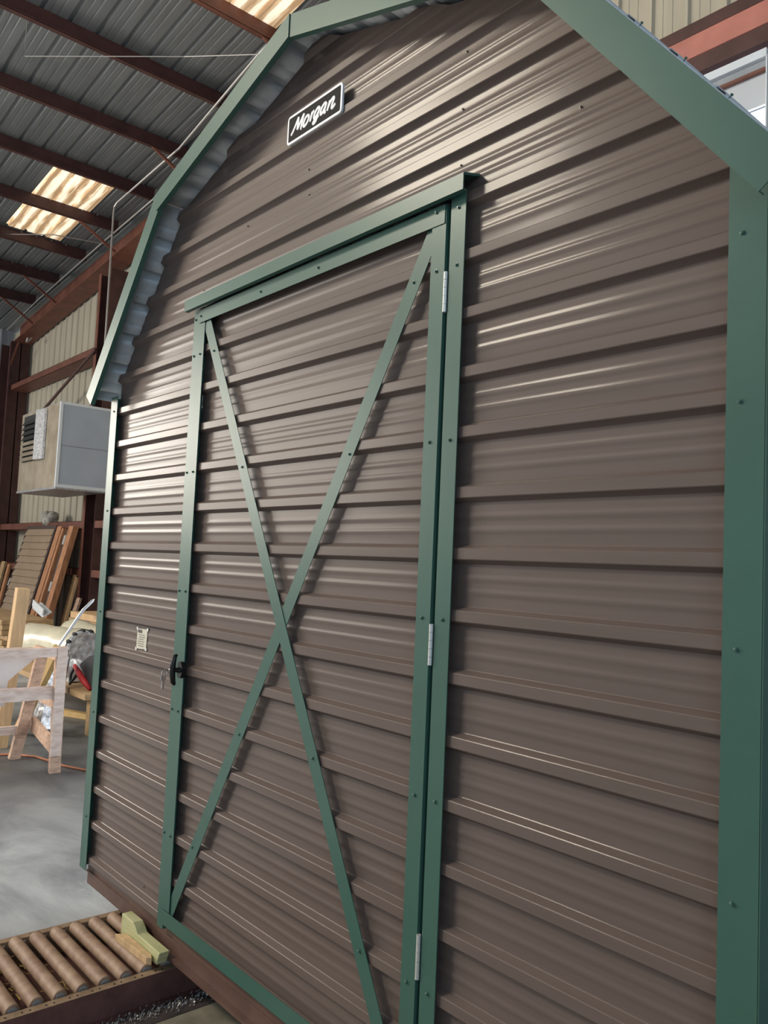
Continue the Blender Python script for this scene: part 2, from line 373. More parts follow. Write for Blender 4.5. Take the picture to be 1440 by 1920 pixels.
# white drip strip and screw tips showing above the right rake
for i in (2, 3):
    a, b = Vector(upp[i]), Vector(upp[i+1]); t = (b-a).normalized(); n = Vector((-t.y, t.x))
    B().prism([tuple(a), tuple(b), tuple(b+n*.0025), tuple(a+n*.0025)], 'y', -.118, -.09).build('drip_strip', 'white', shed)
tipm = B().tube([(0, 0, 0), (0, 0, .012), (0, 0, .013), (0, 0, .018)], [.0018, .0018, .005, .004], 6)
a, b = Vector(upp[3]), Vector(upp[4])
for s in (.18, .33, .48, .64, .79):
    p = a + (b-a)*s; t = (b-a).normalized(); n = Vector((-t.y, t.x))
    B().tube([(p.x, -.10, p.y), (p.x+n.x*.008, -.10, p.y+n.y*.008), (p.x+n.x*.0085, -.10, p.y+n.y*.0085), (p.x+n.x*.012, -.10, p.y+n.y*.012)], [.0012, .0012, .0032, .0025], 6).build('roof_screw', 'screw', shed)
# underside screws of the left lower slope
a, b = Vector(path[0]), Vector(path[1]); Ls = (b-a).length
for k in range(6):
    p = a+(b-a)*((.03+.045+k*P)/Ls); t = (b-a).normalized(); n = Vector((-t.y, t.x))
    B().tube([(p.x, -.06, p.y), (p.x-n.x*.012, -.06, p.y-n.y*.012)], [.0028, .001], 6).build('roof_screw', 'zinc', shed)
# corner trims
def corner(x0, x1, xs, xo, ztop):
    m = B().box(x0, x1, -.031, -.0285, -1.388, ztop)
    m.box(min(xs, xo), max(xs, xo), -.031, .075, -1.388, ztop)
    return m.build('corner_trim', 'green', shed)
ctL = corner(-2.172, -2.104, -2.174, -2.171, .70)
ctR = corner(.716, .789, .788, .791, .78)

# shared screw mesh -------------------------------------------------
def screw_mesh():
    m = B(); n = 6
    pts = [(0, .0), (.0, .0)]
    rings = [(.0052, 0), (.0052, -.0012), (.0034, -.0013), (.0034, -.0044), (.002, -.0052)]
    vs = []; fs = []
    for r, y in rings: vs += [(r*math.cos(2*math.pi*k/8), y, r*math.sin(2*math.pi*k/8)) for k in range(8)]
    for i in range(len(rings)-1):
        for k in range(8):
            a = i*8+k; c = i*8+(k+1)%8; fs.append((a, c, c+8, a+8))
    fs.append(tuple(range(32, 40)))
    me = bpy.data.meshes.new('screw'); me.from_pydata(vs, [], fs); me.update(); return me
sm_g = screw_mesh(); sm_g.materials.append(M['screw'])
sm_b = screw_mesh(); sm_b.materials.append(M['bscrew'])
def screw(parent, x, y, z, me=sm_g):
    o = bpy.data.objects.new('screw', me); COL.objects.link(o); o.parent = parent
    r = parent
    while r.parent is not None: r = r.parent
    b = r['_b']; o.location = (x-b[0], y-b[1], z-b[2])
SZ = [.762, .310, -.140, -.582, -1.034]
for z in SZ: screw(ctR, .742, -.031, z-.13 if z > .7 else z+.005); screw(ctL, -2.136, -.031, z-.13 if z < 1 else z)
for x, z in ((-.379, 1.403), (-.02, 1.356), (-.027, 1.2), (-.025, 1.046), (-.727, 1.282), (-.719, 1.194), (-1.405, 1.031), (.35, 1.05), (-1.1, 1.2), (-1.9, -1.20), (-1.6, -1.30)):
    screw(shed, x, -.001, z, sm_b)
for o in shed.children:
    if o.name.startswith('screw'): o.scale = (.7, .8, .7)
def strip(parent, name, x0, x1, z0, z1, y=-.030, th=.0025, ret=.0, side=None):
    m = B().box(x0, x1, y, y+th, z0, z1)
    if ret:
        if side in (None, 'l'): m.box(x0, x0+.002, y+th, y+ret, z0, z1)
        if side in (None, 'r'): m.box(x1-.002, x1, y+th, y+ret, z0, z1)
    return m.build(name, 'green', parent)
# door casing
jr = strip(shed, 'door_jamb', -.024, .028, -1.375, .950, -.031, ret=.03, side='l')
jl = strip(shed, 'door_jamb', -1.414, -1.3685, -1.372, .945, -.0295, ret=.03)
for z in (.913,) + tuple(SZ): screw(jr, .003, -.0315, z)
for z in (.905,) + tuple(SZ): screw(jl, -1.400, -.030, z)
hood = B().prism([(-.062, .938), (-.062, .981), (-.0585, .983), (-.002, .998), (.0, .998), (.0, .992), (-.0585, .976), (-.0585, .941), (-.045, .941), (-.045, .938)], 'x', -1.440, .045)
hood.build('door_hood', 'green', shed)
# the door --------------------------------------------------------------
door = siding('door', shed, -1.365, .94, lambda z: (-1.362, -.040), y=0.0)
strip(door, 'stile', -.090, -.0385, -1.375, .935, -.0335, ret=.03, side='r')
strip(door, 'stile', -1.3665, -1.3235, -1.30, .935, -.031, ret=.02, side='l')
strip(door, 'top_rail', -1.364, -.042, .884, .935, -.0362)
strip(door, 'bottom_rail', -1.3865, -.042, -1.350, -1.300, -.0355)
def brace(a, b, y, wd=.049):
    a, b = Vector(a), Vector(b); t = (b-a).normalized(); n = Vector((-t.y, t.x))*wd/2
    z1, z0 = .888, -1.302
    return B().prism([tuple(a-n), tuple(b-n), tuple(b+n), tuple(a+n)], 'y', y, y+.0022).build('brace', 'green', door)
brace((-1.312, .884), (-.108, -1.31), -.0285)
brace((-.083, .890), (-1.332, -1.305), -.0262)
for x, z in ((-.162, .757), (-.407, .306), (-.923, -.589), (-1.19, -1.03)): screw(door, x, -.0265, z)
for x, z in ((-1.245, .757), (-.997, .306), (-.507, -.582), (-.258, -1.033)): screw(door, x, -.029, z)
for z in (.921,): screw(door, -.073, -.0365, z); screw(door, -1.348, -.0365, .908)
for x in (-.927, -.595): screw(door, x, -.0365, .906)
for z in SZ: screw(door, -.068, -.034, z); screw(door, -1.348, -.0315, z)
for zt, zb in ((.752, .645), (-.153, -.256), (-.908, -1.014)):
    m = B()
    for k in range(5):
        a = zb+(zt-zb)*k/5; b = zb+(zt-zb)*(k+1)/5
        m.tube([(-.0325, -.033, a+.0004), (-.0325, -.033, b-.0004)], .0058, 10)
    m.box(-.0385, -.033, -.029, -.027, zb, zt)
    m.build('hinge', 'zinc', door, smooth=True)
# T handle
hd = B()
hd.prism([(-1.330+.021*math.cos(t*math.pi/12), -.428+.031*math.sin(t*math.pi/12)) for t in range(24)], 'y', -.030, -.046)
hd.tube([(-1.330, -.045, -.428), (-1.330, -.055, -.428), (-1.330, -.068, -.426)], [.013, .009, .0095], 12)
hd.tube([(-1.327, -.060, -.371), (-1.328, -.068, -.378), (-1.329, -.071, -.40), (-1.330, -.074, -.426), (-1.331, -.071, -.452), (-1.332, -.067, -.472), (-1.3325, -.060, -.481)], [.005, .0085, .0095, .011, .0105, .0095, .006], 10)
hd = hd.build('handle', 'black', door, smooth=True)
B().tube([(-1.330, -.0835, -.426), (-1.330, -.0865, -.426)], .006, 12).build('lock_barrel', 'chrome', hd, smooth=True)
keys = thing('key_ring', (-1.330, -.098, -.50), 'small bunch of metal keys hanging from the black T-handle lock', 'keys')
B().tube([(-1.330, -.0865, -.426), (-1.330, -.104, -.426)], .003, 6).build('inserted_key', 'chrome', keys)
B().tube([(-1.330+.003*math.sin(a), -.104-.012*math.sin(a), -.436+.012*math.cos(a)) for a in [i*math.pi/8 for i in range(17)]], .0016, 6, cap=False).build('ring', 'chrome', keys, smooth=True)
for dx, dy, tl in ((-.006, -.106, 0.0), (.006, -.110, .25)):
    kb = B().prism([(dy-.009, -.446), (dy+.009, -.446), (dy+.010, -.458), (dy+.004, -.466), (dy+.004, -.492), (dy, -.497), (dy-.004, -.492), (dy-.004, -.466), (dy-.010, -.458)], 'x', -1.3315+dx, -1.3285+dx)
    kb.build('key', 'chrome', keys)
# name plate
SX0, SX1, SZ0, SZ1 = -.826, -.526, 1.386, 1.486
def rrect(x0, x1, z0, z1, r, n=5):
    pts = []
    for cx, cz, a0 in ((x1-r, z0+r, -90), (x1-r, z1-r, 0), (x0+r, z1-r, 90), (x0+r, z0+r, 180)):
        for k in range(n+1):
            a = math.radians(a0+90*k/n); pts.append((cx+r*math.cos(a), cz+r*math.sin(a)))
    return pts
sign = B().prism(rrect(SX0, SX1, SZ0, SZ1, .014), 'y', -.0215, -.029).build('name_plate', 'white_sign', shed, smooth=35)
tag(sign, 'white framed name plate with white script lettering')
B().prism(rrect(SX0+.0085, SX1-.0085, SZ0+.0085, SZ1-.0085, .005), 'y', -.029, -.0296).build('plate_ground', 'sign_dark', sign)
# script word "Morgan" drawn as thick strokes (u along the plate 0..1, v up 0..1)
strokes = [
    [(.035, .12), (.075, .30), (.12, .60), (.155, .88)], [(.155, .88), (.16, .55), (.165, .22)], [(.165, .22), (.21, .52), (.27, .88)],
    [(.27, .88), (.255, .55), (.245, .20), (.262, .17)],
    [(.365, .66), (.325, .60), (.295, .42), (.293, .24), (.325, .17), (.37, .28), (.392, .50), (.365, .66)],
    [(.452, .67), (.442, .44), (.432, .20)], [(.440, .46), (.462, .60), (.492, .67)],
    [(.60, .64), (.565, .68), (.53, .58), (.505, .38), (.52, .23), (.55, .26), (.585, .42), (.612, .66)], [(.612, .66), (.585, .36), (.565, .08), (.53, -.02), (.505, .03), (.54, .14), (.61, .24)],
    [(.73, .64), (.70, .68), (.66, .58), (.638, .38), (.65, .23), (.68, .25), (.715, .42), (.742, .66)], [(.742, .66), (.72, .40), (.722, .20), (.75, .22)],
    [(.795, .66), (.80, .56), (.785, .36), (.775, .18)], [(.78, .30), (.82, .56), (.865, .68), (.885, .60), (.865, .38), (.862, .22), (.885, .18), (.93, .30)]]
def uv(u, v):
    sh = .0   # strokes already lean
    x = SX0+.016+(SX1-SX0-.030)*u + .012*(v-.3); z = SZ0+.022+(SZ1-SZ0-.036)*v
    return x, z
lt = B()
for st in strokes:
    pts = []
    for i in range(len(st)-1):
        for k in range(5):
            t = k/5
            p0 = st[max(i-1, 0)]; p1 = st[i]; p2 = st[i+1]; p3 = st[min(i+2, len(st)-1)]
            q = [0.5*((2*p1[j]) + (-p0[j]+p2[j])*t + (2*p0[j]-5*p1[j]+4*p2[j]-p3[j])*t*t + (-p0[j]+3*p1[j]-3*p2[j]+p3[j])*t**3) for j in (0, 1)]
            pts.append(uv(*q))
    pts.append(uv(*st[-1]))
    lt.tube([(x, -.0298, z) for x, z in pts], [.0042 if (k == 0 or k == len(pts)-1) else .0062 for k in range(len(pts))], 8)
lt.v = [(x, -.0292+(y+.0298)*.22, z) for x, y, z in lt.v]
lt.build('lettering', 'white_sign', sign, smooth=True)
for x, z in ((-.745, SZ1-.010+.004), (-.60, SZ0+.012)): pass
# paper notice taped to the left of the door
nt_ = B().prism([(-1.801, -.3165), (-1.706, -.3145), (-1.712, -.3945), (-1.804, -.400)], 'y', -.0022, -.003).build('notice', 'label', shed)
tag(nt_, 'small cream paper notice taped at its corners')
pr = B()
pr.box(-1.795, -1.755, -.0032, -.0036, -.333, -.320)
for k in range(6): pr.box(-1.793+random.uniform(0, .01), -1.722-random.uniform(0, .02), -.0032, -.0036, -.342-.009*k, -.3395-.009*k)
pr.build('printing', 'ink', nt_)
for x, z in ((-1.801, -.3165), (-1.706, -.3145), (-1.712, -.3945), (-1.804, -.400)):
    B().prism(rrect(x-.008, x+.008, z-.006, z+.006, .003, 2), 'y', -.0033, -.0040).build('tape', 'tape', nt_)

# =================================================================== CONVEYOR
conv = thing('roller_conveyor', (-1.62, -.2, -1.6), 'rusty steel roller conveyor running under the shed front', 'conveyor')
CY0, CY1 = -1.35, 2.6
B().box(-1.352, -1.318, CY0, CY1, -1.503, -1.498).box(-1.322, -1.318, CY0, CY1, -1.598, -1.503).box(-1.322, -1.285, CY0, CY1, -1.598, -1.594).build('rail', 'railside', conv)
B().box(-1.353, -1.3175, CY0, CY1, -1.4978, -1.4968).build('rail_flange', 'rail', conv)
B().box(-1.895, -1.862, CY0, CY1, -1.503, -1.498).box(-1.866, -1.862, CY0, CY1, -1.598, -1.503).box(-1.895, -1.862, CY0, CY1, -1.598, -1.594).build('rail', 'rail', conv)
k = 0; y = CY0+.045
while y < CY1-.03:
    rr = B().tube([(-1.853, y, -1.503), (-1.850, y, -1.503), (-1.366, y, -1.503), (-1.363, y, -1.503)], [.0215, .0245, .0245, .0215], 18)
    rr = rr.build('roller', 'rollm', conv, smooth=35)
    B().tube([(-1.3635, y, -1.503), (-1.361, y, -1.503)], [.017, .015], 12).build('end_cap', 'pipe', rr, smooth=35)
    B().tube([(-1.862, y+.038, -1.512), (-1.856, y+.038, -1.512)], [.0055, .0045], 8).build('bolt', 'bolt', conv, smooth=True)
    if -1.0 < y < .3:
        for dy in (0.02, .045): B().tube([(-1.333, y+dy, -1.4966), (-1.333, y+dy, -1.4960)], .0035, 8).build('flange_hole', 'hole', conv)
    y += .0763
gp = B().box(-1.284, -1.19, CY0, CY1, -1.5995, -1.592); tag(gp.build('trim_1', 'darkplate'), kind='structure')
gp = B().box(-1.19, 1.6, -3.0, 2.5, -1.5995, -1.5945); tag(gp.build('floor_slab', 'slab'), kind='structure')
deb = B(); rs0 = random.Random(11)
for k in range(900):
    yy = rs0.uniform(-.7, .6); x = -1.25+rs0.gauss(0, .022); a = rs0.uniform(0, 3.1); l = rs0.uniform(.0008, .003)
    deb.beam((x-l*math.cos(a), yy-l*math.sin(a), -1.589), (x+l*math.cos(a), yy+l*math.sin(a), -1.586+rs0.uniform(0, .004)), rs0.uniform(.001, .004), .0012)
tag(deb.build('debris', 'pipe'), 'pale dust and metal scraps strewn on the floor along the conveyor rail', 'debris', kind='stuff')
# wood offcuts in the conveyor bed
tray = B().box(-1.86, -1.33, -1.3, 2.5, -1.598, -1.594).build('bed_pan', 'railside', conv)
chips = B()
rs = random.Random(3)
for k in range(260):
    x = rs.uniform(-1.845, -1.37); yy = -.62 + rs.uniform(-.35, .35)
    if yy > -.42 and rs.random() < .6: continue
    a = rs.uniform(0, 3.1); l = rs.uniform(.01, .03); ww = rs.uniform(.002, .006); z = -1.585+rs.uniform(0, .05)
    chips.beam((x-l*math.cos(a), yy-l*math.sin(a), z), (x+l*math.cos(a), yy+l*math.sin(a), z+rs.uniform(-.004, .006)), ww, .002)
tag(chips.build('wood_chips', 'chip'), 'loose yellow wood chips lying in the conveyor bed between the rollers', 'wood chips', kind='stuff')
def plainthing(name, m, mat, label, cat, group=None, smooth=False, bevel=0):
    return tag(m.build(name, mat, None, smooth=smooth, bevel=bevel), label, cat, group)
for (x0, x1, yy, lb) in ((-1.655, -1.60, -.31, 'flat yellow offcut wedged behind the fourth roller'), (-1.50, -1.40, -.385, 'thin yellow splinter lying beside the near end of the third roller')):
    plainthing('wood_offcut', B().box(x0, x1, yy, yy+.012, -1.535, -1.497), 'chip', lb, 'offcut')
plainthing('timber_block', B().prism([(-1.645, -1.477), (-1.335, -1.477), (-1.315, -1.430), (-1.50, -1.430), (-1.525, -1.412), (-1.545, -1.402), (-1.645, -1.402)], 'y', -.062, -.022), 'twood', 'pale green treated timber block wedged against the brown shed base', 'block', bevel=.002)
plainthing('timber_wedge', B().prism([(-1.60, -.105), (-1.575, -.068), (-1.37, -.066), (-1.345, -.076), (-1.36, -.090)], 'z', -1.4775, -1.452), 'lwood', 'tapered pale wooden wedge lying on a roller beside the timber block', 'wedge', bevel=.001)

# =================================================================== BUILDING
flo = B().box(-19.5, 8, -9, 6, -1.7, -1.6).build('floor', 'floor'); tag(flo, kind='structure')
def zr(x): return 6.48 + .083*x
def panel_profile(L, pitch=.3048, h=.032):
    out = []; s = 0.0
    while s < L-1e-6:
        for ds, o in ((0, 0), (.016, h), (.042, h), (.058, 0), (.108, 0), (.113, .004), (.125, .004), (.130, 0), (.19, 0), (.195, .004), (.207, .004), (.212, 0)):
            if s+ds < L: out.append((s+ds, o))
        s += pitch
    out.append((L, 0)); return out
SHW = .9144
ceil = thing('ceiling', (-7, -2, zr(-7)), kind='structure')
ys = 3.95; nsheet = 12; NY = []
for i in range(nsheet):
    y1 = ys - i*SHW; y0 = y1 - SHW
    segs = [(-19.0, 4.5, 'deck')]
    if i == 1 or i == 10: segs = [(-19, -16.9, 'deck'), (-16.9, -14.4, 'sky'), (-14.4, -12.85, 'deck'), (-12.85, -10.42, 'sky'), (-10.42, -6.15, 'deck'), (-6.15, -3.6, 'sky'), (-3.6, 4.5, 'deck')]
    if i == 1 or i == 10: segs[0:3] = [(-19, -12.85, 'deck')]
    for x0, x1, mt in segs:
        rows = [[(x0, y0+.10 + s, zr(x0)+o), (x1, y0+.10 + s, zr(x1)+o)] for s, o in panel_profile(SHW)]
        B().grid(rows).build('skylight_panel' if mt == 'sky' else 'roof_sheet', mt, ceil)
px = [-15.58, -14.25, -12.92, -11.52, -10.18, -8.86, -7.50, -6.12, -4.78, -3.4, -2.05, -.7, .65, 2.0, 3.35]
for x in px:
    z = zr(x)
    m = B().box(x-.003, x+.003, -5.0, 3.62, z-.205, z-.002).box(x, x+.065, -5.0, 3.62, z-.205, z-.200).box(x-.065, x, -5.0, 3.62, z-.008, z-.003)
    m.prism([(x+.062, z-.205), (x+.065, z-.205), (x+.065, z-.180), (x+.062, z-.180)], 'y', -5.0, 3.62)
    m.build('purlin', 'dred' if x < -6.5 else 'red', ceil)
    if x > -16:
        for yy in (2.5, 2.75, 3.0, 3.25):
            if x in (-11.52, -12.92, -14.25): B().tube([(x+.03, yy, z-.012), (x+.03, yy, z-.03)], [.008, .004], 6).build('deck_screw', 'bolt', ceil)
def zf(x): return 5.06 + (x+10.35)*.0955 if x < -10.35 else 5.06+(x+10.35)*.083
for x in (-15.58, -14.25, -11.52, -8.86, -6.12, -3.4):
    B().beam((x+.04, 2.95, zr(x)-.2), (x+.04, 3.58, zf(x)+.03), .035, .035).build('flange_brace', 'red', ceil)
# end frame rafter
raf = B()
X0, X1, X2 = -16.9, -10.35, 4.3
for a, b in ((X0, X1), (X1, X2)):
    raf.prism([(a, zf(a)), (b, zf(b)), (b, zr(b)-.21), (a, zr(a)-.21)], 'y', 3.745, 3.755)
    raf.prism([(a, zf(a)-.012), (b, zf(b)-.012), (b, zf(b)), (a, zf(a))], 'y', 3.58, 3.93)
raf = raf.build('rafter', 'red', ceil)
# back wall: sheets, girts, columns
wb = thing('wall_back', (-7, 3.95, FZ), kind='structure')
for i in range(26):
    x0 = -18.1 + i*SHW; x1 = x0+SHW
    def sheet(zb, zt):
        rows = [[(x0+s, 3.99-o, z1) for s, o in panel_profile(SHW, h=.026)] for z1 in (zb, zt)]
        B().grid(rows).build('cladding_sheet', 'clad', wb)
    top = zr(x0)-.01
    if i in (16, 17, 18): sheet(3.9, top)
    else: sheet(FZ, top)
def girt(za, zb, xs, mat='red'):
    for xa, xb in xs:
        m = B().box(xa, xb, 3.6, 3.606, za, zb).box(xa, xb, 3.6, 3.93, zb-.006, zb).box(xa, xb, 3.6, 3.93, za, za+.006).build('girt', mat, wb)
girt(3.38, 3.50, [(-16.75, -12.14), (-11.6, -3.5)])
girt(.40, .53, [(-16.75, -12.14), (-11.6, -3.5)])
girt(-.40, -.27, [(-16.75, -12.14), (-11.6, -3.5)])
def column(x, w_, zt, mat='dred', dep=.33):
    yf = 3.6
    B().box(x, x+.10, yf-.012, yf, FZ, zt).build('column_lip', 'red', wb)  # lip coloured as lit, the web behind it as shaded
    m = B().box(x-.0, x+.012, yf, yf+dep, FZ, zt).box(x+w_-.012, x+w_, yf, yf+dep, FZ, zt).box(x, x+w_, yf+dep-.02, yf+dep, FZ, zt)
    return m.build('column', mat, wb)
column(-12.12, .50, zr(-12.1)-.72, 'dred'); column(-7.0, .3, 5.2)
column(-3.6, .3, 5.5)
cc = B().box(-17.5, -16.75, 3.74, 3.76, FZ, 4.5).box(-16.78, -16.75, 3.55, 3.93, FZ, 4.45).box(-17.5, -17.47, 3.55, 3.93, FZ, 4.5).box(-16.80, -16.73, 3.53, 3.56, FZ, 4.42)
cc.build('column', 'dred', wb)
B().beam((-16.3, 3.56, 4.35), (-16.78, 3.56, 3.9), .03, .03).build('knee_plate', 'red', wb)
B().beam((-11.95, 3.55, 3.42), (-15.6, 3.55, 2.30), .03, .05).build('wall_brace', 'dred', wb)
B().tube([(-16.0, 3.72, 4.41), (-16.0, 3.66, 4.33), (-15.98, 3.62, 4.30), (-15.9, 3.60, 4.30), (-15.84, 3.60, 4.36)], .02, 6).build('hook', 'pipe', wb, smooth=True)
# header over the opening on the right, bright doorway
hb = B().box(-3.5, 2.5, 3.60, 3.93, 3.90, 3.915).box(-3.5, 2.5, 3.74, 3.75, 3.55, 3.92).box(-3.5, 2.5, 3.60, 3.93, 3.535, 3.55)
B().box(-3.5, 2.5, 3.605, 3.625, 3.64, 3.80).build('header_beam', 'lit_beam', wb)
B().box(-3.5, 2.5, 3.60, 3.93, 3.80, 3.89).build('header_beam', 'dred', wb)  # flange shade above and below the web put into darker red
B().box(-3.5, 2.5, 3.615, 3.93, 3.52, 3.64).build('header_beam', 'dred', wb)
can = thing('door_canopy', (-2.2, 3.5, FZ), 'white framed canopy around a glaring doorway right of the shed gable', 'canopy')
B().box(-3.4, -.76, 3.42, 3.52, 3.29, 3.345).box(-.763, -.755, 3.42, 3.52, FZ, 3.30).box(-3.4, -3.35, 3.42, 3.52, FZ, 3.30).build('frame', 'white', can)
B().box(-3.35, -.764, 3.45, 3.52, 3.225, 3.29).build('lintel', 'gclad', can)
B().box(-3.35, -.764, 3.425, 3.455, 3.205, 3.225).build('edge_trim', 'red', can)
B().box(-3.35, -.764, 3.46, 3.48, 3.0, 3.21).build('hanging_panel', 'canopy', can)
B().box(-3.35, -.764, 3.50, 3.52, FZ, 3.0).build('daylight', 'day', can)
# left wall
wl = thing('wall_left', (-18.1, -2, FZ), kind='structure')
for i in range(13):
    y1 = 3.95 - i*SHW
    rows = [[(-18.05+o, y1-SHW+s, z1) for s, o in panel_profile(SHW, h=.026)] for z1 in (FZ, 5.0)]
    if i in (8, 9, 10, 11, 12):
        rows = [[(-18.05+o, y1-SHW+s, z1) for s, o in panel_profile(SHW, h=.026)] for z1 in (FZ, 1.0)]
        B().grid([[(-18.05+o, y1-SHW+s, z1) for s, o in panel_profile(SHW, h=.026)] for z1 in (4.2, 5.0)]).build('cladding_sheet', 'gclad', wl)
    B().grid(rows).build('cladding_sheet', 'gclad', wl)
for z in (3.38, 1.4, -.3):
    B().box(-17.85, -17.80, -3.0, 3.5, z, z+.1).box(-18.0, -17.80, -3.0, 3.5, z, z+.006).build('girt', 'dred', wl)

# ------------------------------------------------------------------ services
cz = lambda x: zr(x)-.26
plainthing('conduit', B().tube([(-17.0, 3.50, 4.72), (-15, 3.50, 4.95), (-11.8, 3.50, 5.22), (-8.91, 3.5, 5.42), (-6.0, 3.5, 5.72)], .014, 6), 'pipe', 'thin grey conduit running up along the top of the red rafter', 'conduit')
plainthing('conduit', B().tube([(-5.6, 3.03, 5.79), (-6.34, 3.06, 5.74), (-8.6, 3.24, 5.55), (-10.55, 3.2, 5.40), (-10.66, 3.2, 5.36), (-10.68, 3.2, 5.26), (-10.66, 3.2, 3.4), (-10.66, 3.2, 2.4)], .015, 6), 'pipe', 'grey conduit bending off the rafter and dropping straight down the wall', 'conduit')
plainthing('wire', B().tube([(-7.52, 0.9, 5.66), (-7.5, 0.9, 5.25), (-6.2, 2.1, 5.2), (-5.1, 2.6, 4.95), (-4.2, 3.0, 4.8)], .005, 5), 'pipe', 'thin pale wire strung under the roof deck near the top rake', 'wire')
plainthing('wire', B().tube([(-13.0, 2.2, 5.29), (-12.0, 2.75, 5.16), (-11.6, 3.56, 5.12)], .008, 5), 'wire', 'thin dark wire strung below the lit roof panel', 'wire')
# cooler box on the wall
ac = thing('wall_cooler', (-12.15, 3.2, 0.96), 'boxy galvanised ventilation unit high on the back wall', 'ventilation unit')
AX0, AX1, AY = -13.09, -11.2, 2.82
B().box(AX0, AX1, AY, 3.58, 0.98, 2.31).build('casing', ['acm'], ac)
fr = B().box(AX0, AX1-.03, AY-.012, AY-.001, 0.99, 2.30).build('front_panel', 'actan', ac); fr['label'] = 'weathered tan front panel'
B().box(AX0-.01, AX1+.01, AY-.02, 3.58, 0.955, 0.99).build('bottom_edge', 'foil', ac)
B().box(AX1-.03, AX1+.014, AY-.03, AY+.01, 0.98, 2.31).box(AX1, AX1+.012, AY, 3.58, 2.27, 2.31).box(AX1, AX1+.012, AY, 3.58, 0.98, 1.03).build('edge_strip', 'white', ac)
B().box(AX1+.001, AX1+.008, AY+.02, 3.57, 1.63, 1.64).build('seam', 'gclad', ac)
B().box(-12.95, -12.15, AY-.02, AY-.014, 1.48, 2.25).build('vent_opening', 'acd', ac)
for k in range(8):
    z = 1.49+k*.088
    B().prism([(AY-.075, z-.02), (AY-.065, z-.01), (AY-.02, z+.06), (AY-.02, z+.05)], 'x', -12.93, -12.13).build('louvre', 'actan' if k < 4 else 'acd', ac)
B().prism([(-12.16, AY-.02), (-12.18, AY-.08), (-12.12, AY-.10), (-11.84, AY-.05), (-11.82, AY-.02)], 'z', 1.46, 2.27).build('side_baffle', 'foil', ac)
# wad on the middle girt
wadm = B()
import mathutils
for k in range(9):
    c = Vector((-13.95+rs.uniform(-.13, .13), 3.66+rs.uniform(-.04, .06), .60+rs.uniform(-.07, .07)))
    r = rs.uniform(.07, .12); vs = []; fs = []
    for i in range(7):
        for j in range(8):
            th = math.pi*i/6; ph = 2*math.pi*j/8; q = r*(1+rs.uniform(-.2, .2))
            vs.append(c+Vector((q*math.sin(th)*math.cos(ph), q*math.sin(th)*math.sin(ph), q*math.cos(th))))
    for i in range(6):
        for j in range(8): fs.append((i*8+j, (i+1)*8+j, (i+1)*8+(j+1)%8, i*8+(j+1)%8))
    wadm.add(vs, fs)
plainthing('insulation_wad', wadm, 'wad', 'ragged grey wad of insulation stuffed over the middle wall girt', 'insulation', smooth='all')

# ------------------------------------------------------------------ leaning doors
def leaning(name, label, xt0, xt1, dy_edge, zt, yt, yb, mat_face, kind, cat, zb=-1.6):
    """panel whose top edge rests at yt and whose foot stands out at yb"""
    t = thing(name, ((xt0+xt1)/2, yb, zb), label, cat, None)
    L = math.hypot(yt-yb, zt-zb)
    def pt(x, s, o):   # s along the height 0..L, o outwards from the face
        d = Vector((0, (yt-yb)/L, (zt-zb)/L)); n = Vector((0, -d.z, d.y))
        return Vector((x, yb, zb)) + d*s + n*o
    return t, pt, L
def slab(pt, x0, x1, s0, s1, o0, o1):
    m = B(); vs = [pt(x, s, o) for x in (x0, x1) for s in (s0, s1) for o in (o0, o1)]
    return m.add(vs, [(0, 1, 3, 2), (4, 6, 7, 5), (0, 4, 5, 1), (2, 3, 7, 6), (0, 2, 6, 4), (1, 5, 7, 3)])
t, pt, L = leaning('door_panel', 'brown lap-sided door panel leaning against the back wall', -14.8, -13.2, 0, .45, 3.485, 3.0, None, None, 'door panel')
n = 16
for k in range(n):
    a = L-.06-(k+1)*(L-.06)/n; b = a+(L-.06)/n
    m = B(); vs = [pt(x, sx, o) for x in (-14.76, -13.30) for sx, o in ((a, .034), (b, .004), (b, -.01), (a, -.01))]
    m.add(vs, [(0, 3, 2, 1), (4, 5, 6, 7), (0, 1, 5, 4), (1, 2, 6, 5), (2, 3, 7, 6), (3, 0, 4, 7)]).build('lap_board', 'lap', t)
slab(pt, -14.8, -13.23, L-.06, L, -.03, .02).build('edge_trim', 'lapd', t)
slab(pt, -13.30, -13.23, 0, L-.06, -.03, .022).build('edge_trim', 'lapd', t)
slab(pt, -14.8, -14.76, 0, L-.06, -.03, .02).build('edge_trim', 'lapd', t)
slab(pt, -14.8, -13.24, 0, L-.06, -.09, -.03).build('backing', 'owood', t)
for s in (.95,): slab(pt, -14.83, -14.77, s, s+.14, .0, .03).build('hinge', 'zinc', t)
t, pt, L = leaning('door_panel', 'door panel leaning with its orange wooden edge facing right of the lap-sided one', -13.16, -12.9, 0, .43, 3.49, 3.02, None, None, 'door panel')
slab(pt, -13.17, -12.97, 0, L, -.08, .03).build('frame_edge', 'owood', t)
slab(pt, -12.955, -12.87, 0, L-.04, -.06, .02).build('frame_edge', 'owood', t)
slab(pt, -13.16, -12.88, 0, L-.05, -.10, -.06).build('shadow_gap_board', 'lapd', t)
t, pt, L = leaning('door_panel', 'rightmost leaning door panel with a wooden edge and small steel hinges', -12.8, -12.35, 0, .43, 3.49, 3.05, None, None, 'door panel')
slab(pt, -12.80, -12.61, 0, L-.05, -.09, -.01).build('ribbed_face', 'lapd', t)
slab(pt, -12.60, -12.40, 0, L, -.06, .035).build('frame_edge', 'owood', t)
for s in (.22, .95, 1.75): slab(pt, -12.66, -12.58, s, s+.16, .036, .05).build('hinge', 'zinc', t)
